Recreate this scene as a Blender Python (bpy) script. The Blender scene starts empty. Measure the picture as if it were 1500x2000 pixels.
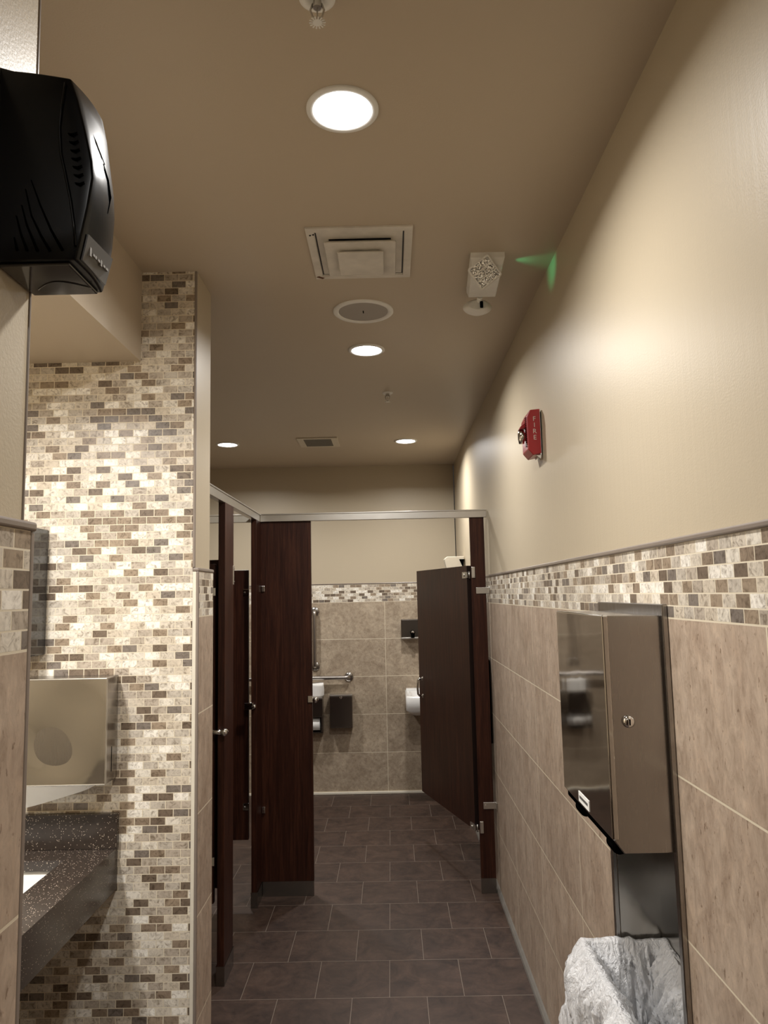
import bpy, bmesh, math, random
from mathutils import Vector, Matrix, noise
random.seed(7)
S = bpy.context.scene
COL = S.collection

# ------------------------------------------------------------------ camera
FPX, YAW, PITCH, ROLL = 1450.0, -0.0065, 0.1106, -0.0207
EYE = Vector((0, 0, 1.621))
cy, sy, cp, sp = math.cos(YAW), math.sin(YAW), math.cos(PITCH), math.sin(PITCH)
fwd = Vector((sy*cp, cy*cp, sp)); rgt = Vector((cy, -sy, 0)); upv = rgt.cross(fwd)
cr, sr = math.cos(ROLL), math.sin(ROLL)
r2 = cr*rgt + sr*upv; u2 = -sr*rgt + cr*upv
cam = bpy.data.cameras.new('camera'); co = bpy.data.objects.new('camera', cam); COL.objects.link(co)
m = Matrix((r2, u2, -fwd)).transposed().to_4x4(); m.translation = EYE
co.matrix_world = m
cam.sensor_fit = 'VERTICAL'; cam.sensor_height = 36.0; cam.lens = FPX/2000*36.0
cam.clip_start = 0.02
S.camera = co

# ------------------------------------------------------------------ exposure, world, light settings
S.view_settings.view_transform = 'Standard'; S.view_settings.look = 'None'
S.view_settings.gamma = 1.0; S.view_settings.use_curve_mapping = False
S.view_settings.exposure = 0.5
W = bpy.data.worlds.new('world'); S.world = W; W.use_nodes = True
W.node_tree.nodes['Background'].inputs[0].default_value = (0.9, 0.85, 0.78, 1)
W.node_tree.nodes['Background'].inputs[1].default_value = 0.02
LAMP_W = 13.6
LAMP_C = (1.0, 0.972, 0.935)

# ------------------------------------------------------------------ dimensions
ZC, XR, YB, XL, YN = 2.7244, 0.5585, 6.3, -2.3, -1.6
ZT, ZM = 1.72, 1.5627           # wainscot top, underside of the mosaic band
ROW, TL, MH, MW = 0.308, 0.6207, 0.0243, 0.0486

# ------------------------------------------------------------------ material helpers
class NT:
    def __init__(s, name):
        s.m = bpy.data.materials.new(name); s.m.use_nodes = True
        s.t = s.m.node_tree; s.b = s.t.nodes['Principled BSDF']
    def n(s, typ, **kw):
        x = s.t.nodes.new(typ)
        for k, v in kw.items(): setattr(x, k, v)
        return x
    def l(s, a, b): s.t.links.new(a, b)
    def math(s, op, a, b=None, c=None):
        x = s.n('ShaderNodeMath', operation=op)
        for i, v in enumerate((a, b, c)):
            if v is None: continue
            if isinstance(v, (int, float)): x.inputs[i].default_value = v
            else: s.l(v, x.inputs[i])
        return x.outputs[0]
    def mix(s, f, a, b, typ='MIX'):
        x = s.n('ShaderNodeMix', data_type='RGBA', blend_type=typ)
        for i, v in ((0, f), (6, a), (7, b)):
            if isinstance(v, (int, float)): x.inputs[i].default_value = v
            elif isinstance(v, tuple): x.inputs[i].default_value = (*v, 1) if len(v) == 3 else v
            else: s.l(v, x.inputs[i])
        return x.outputs[2]
    def ramp(s, f, stops, interp='LINEAR'):
        x = s.n('ShaderNodeValToRGB'); r = x.color_ramp; r.interpolation = interp
        while len(r.elements) > 1: r.elements.remove(r.elements[-1])
        for i, (p, c) in enumerate(stops):
            e = r.elements[0] if i == 0 else r.elements.new(p)
            e.position = p; e.color = (*c, 1) if len(c) == 3 else c
        s.l(f, x.inputs[0]); return x.outputs[0]
    def pos(s):
        return s.n('ShaderNodeNewGeometry').outputs['Position']
    def noise(s, vec, scale, detail=4, rough=.55, dist=0):
        x = s.n('ShaderNodeTexNoise'); x.inputs['Scale'].default_value = scale
        x.inputs['Detail'].default_value = detail; x.inputs['Roughness'].default_value = rough
        x.inputs['Distortion'].default_value = dist
        if vec is not None: s.l(vec, x.inputs['Vector'])
        return x.outputs[0]
    def scale(s, vec, sc):
        x = s.n('ShaderNodeMapping'); x.inputs['Scale'].default_value = sc; s.l(vec, x.inputs[0]); return x.outputs[0]
    def bump(s, h, strength, dist=.01, normal=None):
        x = s.n('ShaderNodeBump'); x.inputs['Strength'].default_value = strength; x.inputs['Distance'].default_value = dist
        s.l(h, x.inputs['Height'])
        if normal is not None: s.l(normal, x.inputs['Normal'])
        s.l(x.outputs[0], s.b.inputs['Normal']); return x.outputs[0]
    def set(s, **kw):
        for k, v in kw.items():
            i = s.b.inputs[k.replace('_', ' ')]
            if isinstance(v, tuple): i.default_value = (*v, 1)
            elif isinstance(v, (int, float)): i.default_value = v
            else: s.l(v, i)
        return s.m

def plain(name, col, rough=.5, metal=0.0, spec=.5, nscale=40, var=.06, bump=0.0, coat=0):
    t = NT(name); p = t.n('ShaderNodeTexCoord').outputs['Object']
    n = t.noise(p, nscale)
    c = t.mix(n, tuple(v*(1-var) for v in col), tuple(min(1, v*(1+var)) for v in col))
    t.set(Base_Color=c, Roughness=rough, Metallic=metal)
    t.b.inputs['Specular IOR Level'].default_value = spec
    if coat: t.b.inputs['Coat Weight'].default_value = coat; t.b.inputs['Coat Roughness'].default_value = .1
    if bump: t.bump(n, bump, .002)
    return t.m

def paint(name, col, rough=.34, spec=.5, streak=False):
    t = NT(name); p = t.pos()
    n1 = t.noise(p, 260, 2, .5); n2 = t.noise(p, 2.0, 3)
    c = t.mix(n2, tuple(v*.98 for v in col), tuple(v*1.02 for v in col))
    t.set(Base_Color=c, Roughness=rough); t.b.inputs['Specular IOR Level'].default_value = spec
    h = n1
    if streak:                                    # roller marks: faint upright ridges
        n3 = t.noise(t.scale(p, (1, 24, 1.0)), 2.2, 3, .6)
        h = t.math('ADD', t.math('MULTIPLY', n3, 1.6), n1)
    t.bump(h, .13, .0022)
    return t.m

def uv(t, axes, u0, v0):
    sx = t.n('ShaderNodeSeparateXYZ'); t.l(t.pos(), sx.inputs[0])
    d = {'x': sx.outputs[0], 'y': sx.outputs[1], 'z': sx.outputs[2]}
    cx = t.n('ShaderNodeCombineXYZ')
    t.l(t.math('ADD', d[axes[0]], 100*0 - u0), cx.inputs[0]); t.l(t.math('ADD', d[axes[1]], -v0), cx.inputs[1])
    return cx.outputs[0]

def brick(t, vec, w, h, mortar, offset=.5, freq=2, smooth=.15):
    b = t.n('ShaderNodeTexBrick'); b.offset = offset; b.offset_frequency = freq; b.squash = 1
    b.inputs['Color1'].default_value = (0, 0, 0, 1); b.inputs['Color2'].default_value = (1, 1, 1, 1)
    b.inputs['Mortar'].default_value = (0, 0, 0, 1)
    b.inputs['Scale'].default_value = 1; b.inputs['Mortar Size'].default_value = mortar
    b.inputs['Mortar Smooth'].default_value = smooth; b.inputs['Bias'].default_value = 0
    b.inputs['Brick Width'].default_value = w; b.inputs['Row Height'].default_value = h
    t.l(vec, b.inputs['Vector'])
    sp_ = t.n('ShaderNodeSeparateColor'); t.l(b.outputs[0], sp_.inputs[0])
    return sp_.outputs[0], b.outputs['Fac']        # per-tile random, grout mask

GROUT = (.72, .64, .49)
def mosaic(name, axes, u0, v0):
    t = NT(name); v = uv(t, axes, u0, v0)
    rnd, g = brick(t, v, MW, MH, .0013)
    p = t.pos()
    c = t.ramp(rnd, [(0, (.165, .125, .092)), (.08, (.26, .20, .145)), (.16, (.20, .17, .145)), (.23, (.44, .38, .31)),
                     (.36, (.60, .54, .45)), (.50, (.70, .65, .56)), (.64, (.50, .45, .38)), (.74, (.32, .25, .18)), (.81, (.82, .78, .70)), (.93, (.58, .51, .41))], 'CONSTANT')
    # travertine veins, different on every tile
    off = t.n('ShaderNodeVectorMath', operation='ADD'); t.l(p, off.inputs[0])
    cx = t.n('ShaderNodeCombineXYZ'); t.l(t.math('MULTIPLY', rnd, 37), cx.inputs[0]); t.l(t.math('MULTIPLY', rnd, 91), cx.inputs[2]); t.l(cx.outputs[0], off.inputs[1])
    n = t.noise(off.outputs[0], 60, 5, .65, 1.2)
    n2 = t.noise(off.outputs[0], 110, 4, .7, .8)
    vein = t.ramp(n, [(.34, (.50, .46, .42)), (.46, (.92, .91, .90)), (.60, (1.15, 1.15, 1.15))])
    c = t.mix(1.0, c, vein, 'MULTIPLY')
    pit = t.ramp(n2, [(.30, (.6, .57, .53)), (.37, (1, 1, 1))])
    c = t.mix(.8, c, pit, 'MULTIPLY')
    c = t.mix(g, c, GROUT)
    rgh = t.math('ADD', t.math('MULTIPLY', g, .35), .36)
    t.set(Base_Color=c, Roughness=rgh)
    h = t.math('SUBTRACT', t.math('MULTIPLY', n, .35), g)
    t.bump(h, .35, .002)
    return t.m

def bigtile(name, axes, u0, v0, w, h, col, col2, grout, mortar=.0022, offset=0.0, stretch=(1, 1, 1), rough=.42, dark=.0):
    t = NT(name); v = uv(t, axes, u0, v0)
    rnd, g = brick(t, v, w, h, mortar, offset)
    p = t.pos()
    off = t.n('ShaderNodeVectorMath', operation='ADD'); t.l(p, off.inputs[0])
    cx = t.n('ShaderNodeCombineXYZ')
    for i, k in enumerate((17, 23, 41)): t.l(t.math('MULTIPLY', rnd, k), cx.inputs[i])
    t.l(cx.outputs[0], off.inputs[1]); q = t.scale(off.outputs[0], stretch)
    n1 = t.noise(q, 6.5, 8, .68, 1.2); n2 = t.noise(q, 38, 6, .75, .6); n3 = t.noise(q, 95, 3, .6)
    c = t.mix(t.ramp(n1, [(.32, (0, 0, 0)), (.68, (1, 1, 1))]), col, col2)
    c = t.mix(.75, c, t.ramp(n2, [(.33, (.66, .62, .58)), (.52, (1.0, 1.0, 1.0)), (.68, (1.3, 1.28, 1.24))]), 'MULTIPLY')
    if not dark:
        c = t.mix(.8, c, t.ramp(n3, [(.31, (.45, .38, .32)), (.36, (1, 1, 1))]), 'MULTIPLY')
    tone = t.ramp(rnd, [(0, (.93, .92, .91)), (1, (1.07, 1.07, 1.06))])
    c = t.mix(1.0, c, tone, 'MULTIPLY')
    c = t.mix(g, c, grout)
    t.set(Base_Color=c, Roughness=t.math('ADD', t.math('MULTIPLY', n2, .15), rough-.07))
    t.bump(t.math('SUBTRACT', t.math('MULTIPLY', n2, .15), g), .3, .003)
    return t.m

def steel(name, col=(.37, .35, .33), rough=.27, stretch=(160, 160, 1.5), amt=.10):
    t = NT(name); p = t.n('ShaderNodeTexCoord').outputs['Object']
    n = t.noise(t.scale(p, stretch), 6, 4, .6)
    wv = t.noise(p, 5, 2)
    t.set(Base_Color=col, Metallic=1.0, Roughness=t.math('ADD', t.math('MULTIPLY', n, amt), rough-.06))
    h = t.math('ADD', t.math('MULTIPLY', n, .012), t.math('MULTIPLY', wv, 1.2))
    t.bump(h, .16, .006)
    return t.m

def wood(name):
    t = NT(name); p = t.n('ShaderNodeTexCoord').outputs['Object']
    n = t.noise(t.scale(p, (22, 22, .9)), 3.2, 6, .6, .9)
    f = t.noise(t.scale(p, (240, 240, 9)), 3, 3, .6)
    c = t.ramp(n, [(.3, (.0180, .0056, .0034)), (.5, (.034, .0110, .0062)), (.7, (.060, .0210, .0110))])
    c = t.mix(.55, c, t.ramp(f, [(.35, (.55, .5, .5)), (.65, (1.3, 1.25, 1.2))]), 'MULTIPLY')
    t.set(Base_Color=c, Roughness=.40); t.b.inputs['Specular IOR Level'].default_value = .24
    t.bump(f, .05, .001)
    return t.m

def emit(name, col, strength):
    t = NT(name); t.set(Base_Color=(.9, .9, .9), Roughness=.5)
    t.b.inputs['Emission Color'].default_value = (*col, 1); t.b.inputs['Emission Strength'].default_value = strength
    return t.m

WALLP = (.495, .422, .308)
M = dict(
    wall=paint('beige_wall_paint', WALLP, .43, .33, streak=True),
    wall2=paint('beige_paint', WALLP, .42, .36),
    ceil=paint('tan_ceiling_paint', (.505, .425, .325), .42, .35),
    mos_y=mosaic('mosaic_end_wall', 'xz', -0.6345-20*MW+.012, ZT-90*MH),
    mos_back=mosaic('mosaic_back_wall', 'xz', -20*MW, ZM-MH*100),
    mos_r=mosaic('mosaic_side_wall', 'yz', 0, ZM-MH*100),
    tile_r=bigtile('travertine_side_wall', 'yz', 1.1231-10*TL, ZM-10*ROW, TL, ROW, (.360, .272, .205), (.500, .403, .318), GROUT, stretch=(1, 1.1, .55)),
    tile_b=bigtile('travertine_back_wall', 'xz', -.052-10*TL, ZM-10*ROW, TL, ROW, (.30, .235, .17), (.47, .39, .295), GROUT, stretch=(1, 1, 1)),
    floor=bigtile('dark_floor_tile', 'xy', -.19-.1515*0-20*.303, 3.2035-20*.3058, .303, .3058, (.025, .0135, .0098), (.074, .044, .0315), (.19, .15, .12), .0014, .5, rough=.5, dark=1),
    pencil=plain('grey_brown_pencil_tile', (.235, .195, .165), .3, nscale=15, var=.12),
    pencil_l=plain('light_edge_tile', (.47, .38, .29), .4, nscale=15, var=.1),
    wood=wood('dark_wood_laminate'),
    woodedge=plain('dark_laminate_edge', (.012, .006, .0045), .4),
    steel=steel('brushed_stainless'), steel_d=steel('dark_brushed_stainless', (.27, .245, .22), .26),
    satin=steel('satin_steel_tube', (.40, .37, .34), .36, (3, 3, 3), .03),
    steel_d2=steel('plain_stainless', (.40, .38, .35), .22, (3, 3, 3), .03),
    steel_sm=steel('smooth_stainless', (.50, .48, .45), .12, (3, 3, 3), .02),
    alu=steel('satin_aluminium', (.62, .60, .56), .34, (2, 2, 60)),
    chrome=plain('chrome', (.75, .74, .72), .12, 1.0, var=.02),
    black=plain('glossy_black_plastic', (.0022, .0024, .0028), .25, spec=.16, nscale=90, var=.1),
    blackm=plain('matt_black', (.002, .002, .002), .8, spec=.0),
    smoke=plain('smoked_plastic', (.03, .028, .027), .08, spec=.6),
    grey=plain('grey_plate', (.09, .088, .085), .35),
    letter=plain('pale_print', (.55, .5, .43), .5),
    wornp=plain('worn_print', (.22, .20, .17), .5),
    white=plain('white_enamel', (.80, .79, .76), .45),
    cream=plain('cream_plastic', (.60, .54, .43), .45),
    dirty=plain('grubby_white_enamel', (.64, .60, .54), .5, nscale=14, var=.25),
    porcelain=plain('white_porcelain', (.86, .86, .84), .12, spec=.6, var=.02),
    paper=plain('white_paper', (.86, .85, .82), .8, nscale=30, var=.03, bump=.1),
    red=plain('red_plastic', (.30, .018, .022), .28, spec=.5),
    mesh=plain('grey_speaker_mesh', (.38, .35, .32), .7, nscale=600, var=.6),
    vent_d=plain('dark_duct', (.008, .009, .014), .5),
    grille=plain('dusty_grille', (.30, .28, .24), .7),
    lens=emit('frosted_lamp_lens', (1, .98, .95), 14.0),
    green=emit('green_indicator', (.05, 1, .35), 20.0),
    dirt=plain('rust_brown', (.10, .035, .012), .8),
    mirror=plain('mirror_glass', (.85, .86, .86), .02, 1.0, var=0),
    strip=plain('pale_trim_and_lit_rail', (.72, .67, .56), .35),
    strip_g=plain('grey_cove_trim', (.20, .185, .165), .4, nscale=12, var=.35),
)
# granite countertop: dark brown with pale chips
t = NT('speckled_brown_solid_surface'); p = t.pos()
vo = t.n('ShaderNodeTexVoronoi'); vo.inputs['Scale'].default_value = 300; t.l(p, vo.inputs[0])
sc_ = t.n('ShaderNodeSeparateColor'); t.l(vo.outputs['Color'], sc_.inputs[0])
chip = t.math('MULTIPLY', t.math('LESS_THAN', vo.outputs['Distance'], .36), t.math('GREATER_THAN', sc_.outputs[0], .88))
bs = t.mix(t.noise(p, 60, 4), (.030, .022, .018), (.056, .043, .035))
t.set(Base_Color=t.mix(chip, bs, (.62, .52, .42)), Roughness=.22); M['granite'] = t.m
# clear prismatic lens of the emergency light
t = NT('faceted_reflector'); p = t.n('ShaderNodeTexCoord').outputs['Object']
vo = t.n('ShaderNodeTexVoronoi'); vo.inputs['Scale'].default_value = 160; t.l(p, vo.inputs[0])
t.set(Base_Color=t.ramp(t.noise(p, 260, 2), [(.40, (.22, .22, .22)), (.55, (.95, .95, .93))]), Metallic=.7, Roughness=.2)
t.bump(vo.outputs['Distance'], .6, .004); M['reflector'] = t.m
# thin plastic film
t = NT('white_plastic_film'); p = t.n('ShaderNodeTexCoord').outputs['Object']
t.set(Base_Color=(.92, .925, .94), Roughness=.30)
w1 = t.math('ABSOLUTE', t.math('ADD', t.noise(t.scale(p, (1, 1, .22)), 24, 4, .55, 1.2), -.5)); w2 = t.math('ABSOLUTE', t.math('ADD', t.noise(t.scale(p, (1, 1, .3)), 60, 3, .6, 1.0), -.5))
t.bump(t.math('ADD', w1, t.math('MULTIPLY', w2, .4)), .8, -.025)
tr = t.n('ShaderNodeBsdfTranslucent'); tr.inputs[0].default_value = (.85, .84, .83, 1)
tp = t.n('ShaderNodeBsdfTransparent'); mx = t.n('ShaderNodeMixShader'); mx.inputs[0].default_value = .22
mx2 = t.n('ShaderNodeMixShader'); mx2.inputs[0].default_value = .12
t.l(t.b.outputs[0], mx.inputs[1]); t.l(tr.outputs[0], mx.inputs[2]); t.l(mx.outputs[0], mx2.inputs[1]); t.l(tp.outputs[0], mx2.inputs[2])
t.l(mx2.outputs[0], t.t.nodes['Material Output'].inputs[0]); M['film'] = t.m

# ------------------------------------------------------------------ mesh helpers
def link(name, me, mat, parent=None):
    o = bpy.data.objects.new(name, me); COL.objects.link(o)
    for x in (mat if isinstance(mat, (list, tuple)) else [mat]): me.materials.append(M[x] if isinstance(x, str) else x)
    if parent is not None: o.parent = parent
    return o

class B:
    """collects shapes (world coordinates) and links them as one mesh"""
    def __init__(s): s.bm = bmesh.new()
    def _mi(s, faces, mi):
        for f in faces: f.material_index = mi
    def box(s, x0, x1, y0, y1, z0, z1, bev=0, seg=2, mi=0):
        t = bmesh.new()
        v = [t.verts.new((x, y, z)) for x in (x0, x1) for y in (y0, y1) for z in (z0, z1)]
        for q in ((0, 1, 3, 2), (4, 6, 7, 5), (0, 4, 5, 1), (2, 3, 7, 6), (0, 2, 6, 4), (1, 5, 7, 3)): t.faces.new([v[i] for i in q])
        if bev: bmesh.ops.bevel(t, geom=t.edges[:], offset=bev, segments=seg, profile=.5, affect='EDGES')
        s._join(t, mi); return s
    def _join(s, t, mi=0, mat=None):
        bmesh.ops.recalc_face_normals(t, faces=t.faces[:])
        mp = {}
        for v in t.verts: mp[v] = s.bm.verts.new(mat @ v.co if mat else v.co)
        for f in t.faces:
            try: nf = s.bm.faces.new([mp[v] for v in f.verts]); nf.material_index = mi; nf.smooth = f.smooth
            except ValueError: pass
        t.free()
    def poly(s, pts, vec, mi=0, bev=0):
        """prism: planar polygon pts extruded by vec"""
        t = bmesh.new(); a = [t.verts.new(q) for q in pts]; vec = Vector(vec)
        b = [t.verts.new(Vector(q)+vec) for q in pts]; n = len(a)
        t.faces.new(a); t.faces.new(b[::-1])
        for i in range(n): t.faces.new((a[i], a[(i+1) % n], b[(i+1) % n], b[i]))
        if bev: bmesh.ops.bevel(t, geom=t.edges[:], offset=bev, segments=2, profile=.5, affect='EDGES')
        s._join(t, mi); return s
    def lathe(s, prof, c, axis='z', n=40, mi=0, smooth=True):
        """prof: (radius, height) pairs revolved about axis through c"""
        ax = {'x': Vector((1, 0, 0)), 'y': Vector((0, 1, 0)), 'z': Vector((0, 0, 1))}[axis] if isinstance(axis, str) else Vector(axis).normalized()
        q = ax.to_track_quat('Z', 'Y'); c = Vector(c); t = bmesh.new(); rings = []
        for (r, h) in prof:
            if r < 1e-6: rings.append([t.verts.new(c + q @ Vector((0, 0, h)))])
            else: rings.append([t.verts.new(c + q @ Vector((r*math.cos(2*math.pi*k/n), r*math.sin(2*math.pi*k/n), h))) for k in range(n)])
        for A, Bq in zip(rings, rings[1:]):
            for k in range(n):
                k2 = (k+1) % n
                if len(A) == 1 and len(Bq) == 1: continue
                if len(A) == 1: f = t.faces.new((A[0], Bq[k], Bq[k2]))
                elif len(Bq) == 1: f = t.faces.new((A[k], A[k2], Bq[0]))
                else: f = t.faces.new((A[k], A[k2], Bq[k2], Bq[k]))
                f.smooth = smooth
        s._join(t, mi); return s
    def cyl(s, c, r, h, axis='z', n=24, mi=0):
        return s.lathe([(0, 0), (r, 0), (r, h), (0, h)], c, axis, n, mi, False)
    def tube(s, pts, r, n=12, mi=0, cap=True):
        t = bmesh.new(); pts = [Vector(p) for p in pts]; rings = []; prev = None
        rr = r if isinstance(r, (list, tuple)) else [r]*len(pts)
        for i, p in enumerate(pts):
            d = (pts[min(i+1, len(pts)-1)] - pts[max(i-1, 0)]).normalized()
            if prev is None: a = d.orthogonal().normalized()
            else: a = (prev - d*prev.dot(d)).normalized()
            prev = a; b = d.cross(a)
            rings.append([t.verts.new(p + rr[i]*(math.cos(2*math.pi*k/n)*a + math.sin(2*math.pi*k/n)*b)) for k in range(n)])
        for A, Bq in zip(rings, rings[1:]):
            for k in range(n): f = t.faces.new((A[k], A[(k+1) % n], Bq[(k+1) % n], Bq[k])); f.smooth = True
        if cap: t.faces.new(rings[0][::-1]); t.faces.new(rings[-1])
        s._join(t, mi); return s
    def grid(s, rows, mi=0, close_u=False, smooth=True):
        V = [[s.bm.verts.new(p) for p in r] for r in rows]
        for a, b in zip(V, V[1:]):
            n = len(a)
            for k in range(n if close_u else n-1):
                f = s.bm.faces.new((a[k], a[(k+1) % n], b[(k+1) % n], b[k])); f.smooth = smooth; f.material_index = mi
        return V
    def obj(s, name, mat, parent=None, origin=None):
        me = bpy.data.meshes.new(name)
        if parent is not None: off = parent.location
        elif origin is not None: off = Vector(origin)
        else: off = Vector((0, 0, 0))
        bmesh.ops.translate(s.bm, verts=s.bm.verts[:], vec=-Vector(off))
        s.bm.to_mesh(me); s.bm.free(); me.update()
        o = link(name, me, mat, None)
        if parent is not None: o.parent = parent
        else: o.location = off
        return o

def sub(b, name, mat, part):
    """a part's part: mesh in world coordinates, parented to the part (which sits at its thing's origin)"""
    root = part.parent
    o = b.obj(name, mat, None, root.location); o.location = (0, 0, 0); o.parent = part
    return o
def tag(o, label, cat, group=None):
    o['label'] = label; o['category'] = cat
    if group: o['group'] = group
    return o
def thing(name, loc, label, cat, group=None):
    o = bpy.data.objects.new(name, None); COL.objects.link(o); o.location = loc; o.empty_display_size = .05
    return tag(o, label, cat, group)
def struct(b, name, mat, parent=None):
    o = b.obj(name, mat, parent)
    if parent is None: o['kind'] = 'structure'
    return o

# ------------------------------------------------------------------ the room
struct(B().box(XL-.1, XR+.15, YN-.1, YB+.1, -.12, 0), 'floor', 'floor')
struct(B().box(XL-.1, XR+.15, YN-.1, YB+.1, ZC, ZC+.12), 'ceiling', 'ceil')
TW = .006                                           # tile stands proud of the paint
# right wall with the recess for the towel unit
HY0, HY1, HZ0, HZ1 = 1.532, 1.968, .25, 1.572
def walled(x0, x1, y0, y1, z0, z1, hole=None):
    b = B()
    if not hole: return b.box(x0, x1, y0, y1, z0, z1)
    a0, a1, b0, b1 = hole
    b.box(x0, x1, y0, a0, z0, z1); b.box(x0, x1, a1, y1, z0, z1)
    if b0 > z0: b.box(x0, x1, a0, a1, z0, b0)
    if b1 < z1: b.box(x0, x1, a0, a1, b1, z1)
    return b
wr = struct(walled(XR+TW, XR+.125, YN, YB, 0, ZC, (HY0, HY1, HZ0, HZ1)), 'wall_right', 'wall')
b = walled(XR, XR+TW, YN, YB, 0, ZM, (HY0, HY1, HZ0, ZM)); b.obj('wall_tile', 'tile_r', wr)
b = B(); b.box(XR, XR+TW, YN, HY0, ZM, ZT-.012); b.box(XR, XR+TW, HY1, YB, ZM, ZT-.012); b.box(XR, XR+TW, HY0, HY1, HZ1, ZT-.012)
b.obj('mosaic_band', 'mos_r', wr)
def pencil_x(x, y0, y1, z, s=-1):                    # quarter-round cap running along y; s = side it faces
    return B().box(min(x, x+s*.007)-.001, max(x, x+s*.007)+.001, y0, y1, z-.012, z, .0035, 3)
struct(pencil_x(XR+.003, YN, YB-.004, ZT), 'trim_1', 'pencil')
# small metal-grey cove at the foot of the right wall
b = B(); b.poly([(XR, -1.5, 0), (XR-.014, -1.5, 0), (XR-.012, -1.5, .012), (XR-.005, -1.5, .024), (XR, -1.5, .03)], (0, YB+1.49, 0))
struct(b, 'baseboard_right', 'strip_g')
# back wall
wb = struct(B().box(XL, XR, YB+TW, YB+.12, 0, ZC), 'wall_back', 'wall2')
B().box(XL, XR, YB, YB+TW, 0, ZM).obj('wall_tile', 'tile_b', wb)
B().box(XL, XR, YB, YB+TW, ZM, ZT-.008).obj('mosaic_band', 'mos_back', wb)
struct(B().box(XL, XR-.001, YB-.005, YB+.004, ZT-.008, ZT, .003), 'trim_2', 'pencil')
struct(B().box(XL, XR-.016, YB-.014, YB, 0.0, .02, .004), 'baseboard_back', 'strip')
# far left side of the stalls
wl = struct(B().box(XL-.1, XL, 2.61, YB+.1, 0, ZC), 'wall_left', 'wall2')
B().box(XL, XL+.004, 2.61, YB, 0, ZT).obj('wall_tile', 'tile_r', wl)
# wall behind the viewer
struct(B().box(-1.7, XR+.12, YN-.1, YN, 0, ZC), 'wall_front', 'wall2')
# unseen dark door, added behind the viewer to darken reflections
dr = struct(B().box(-.40, .50, YN+.0005, YN+.035, .005, 2.12, .002), 'added_dark_door', 'wood')
b = B(); b.tube([(-.33, YN+.035, 1.0), (-.33, YN+.08, 1.0), (-.21, YN+.08, 1.0)], .009, 12); b.obj('door_handle', 'chrome', dr)
# near left wall: tiled below, painted above
NX, NY = -.445, .925
wn = struct(B().box(-1.7, NX-.015, YN, NY, 0, ZC), 'wall_near_left', 'wall2')
B().box(NX-.015, NX, YN, NY-.010, 0, ZM).obj('wall_tile', 'tile_r', wn)
B().box(NX-.015, NX, YN, NY-.010, ZM, ZT-.012).obj('mosaic_band', 'mos_r', wn)
struct(B().box(NX-.015, NX+.003, YN, NY+.002, ZT-.012, ZT, .0035, 3), 'trim_3', 'pencil')
struct(B().box(NX-.012, NX+.0005, NY-.010, NY+.001, 0, ZT-.012, .003, 3), 'trim_4', 'pencil')
struct(B().box(NX-.0185, NX-.0135, NY-.004, NY+.001, ZT, ZC, .0015, 2), 'trim_5', 'pencil')
# alcove: left wall, soffit
struct(B().box(-1.7, -1.55, NY, 2.41, 0, ZC), 'wall_alcove', 'wall2')
struct(B().box(-1.55, -.82, NY, 2.41, 2.4145, ZC), 'soffit', 'ceil')
# mosaic end wall
we = struct(B().box(XL-.1, -.640, 2.416, 2.61, 0, ZC), 'wall_end', 'wall2')
B().box(-1.7, -.6405, 2.41, 2.416, 0, ZC).obj('mosaic_face', 'mos_y', we)
B().box(-.640, -.6345, 2.4175, 2.61, ZT, ZC).obj('painted_reveal', 'wall', we)
B().box(-.640, -.6215, 2.4175, 2.612, 0, ZM).obj('wall_tile', 'tile_r', we)
B().box(-.640, -.6215, 2.4175, 2.612, ZM, ZT-.012).obj('mosaic_band', 'mos_r', we)
struct(B().box(-.640, -.6190, 2.407, 2.6135, ZT-.012, ZT, .0035, 3), 'trim_6', 'pencil')
struct(B().box(-.6405, -.6325, 2.4065, 2.4175, ZT, ZC, .003, 3), 'trim_7', 'pencil')
struct(B().box(-.6290, -.6200, 2.4065, 2.4175, 0, ZT-.012, .003, 3), 'trim_8', 'pencil')
struct(B().box(-.640, -.6290, 2.410, 2.4175, 0, ZT-.012), 'trim_9', 'strip')

# ------------------------------------------------------------------ downlights
def downlight(x, y, z, label, group='recessed ceiling downlights', power=1.0, r=.0825):
    t = thing('downlight', (x, y, z), label, 'ceiling light', group)
    b = B(); b.lathe([(r, 0), (r, -.004), (r-.004, -.0062), (r*.83, -.0062), (r*.80, -.003), (r*.80, .0)], (x, y, z), 'z', 56)
    b.obj('trim_ring', 'white', t)
    B().lathe([(0, -.0035), (r*.55, -.0038), (r*.80, -.0030)], (x, y, z), 'z', 48).obj('lens', 'lens', t)
    L = bpy.data.lights.new('lamp', 'AREA'); L.shape = 'DISK'; L.size = r*1.5; L.energy = LAMP_W*power; L.color = LAMP_C; L.spread = math.radians(160)
    o = bpy.data.objects.new('lamp', L); COL.objects.link(o); o.parent = t; o.location = (0, 0, -.009)
    return t
downlight(-.086, 1.583, ZC, 'large glowing round ceiling light nearest the camera, above the air vent')
downlight(-.085, 3.262, ZC, 'glowing round ceiling light just beyond the round speaker grille')
downlight(-1.157, 5.282, ZC, 'glowing round ceiling light far left, above the toilet stalls')
downlight(.134, 5.293, ZC, 'small glowing round ceiling light at the far right, near the back wall')
downlight(-.086, -.45, ZC, 'unseen round ceiling light added behind the viewer for the near walls', power=.45)  # unseen lamp, added to light the near right wall and air freshener
downlight(-1.17, 1.55, 2.4145, 'round light in the lowered ceiling over the sink counter', None, 1.2)

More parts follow.
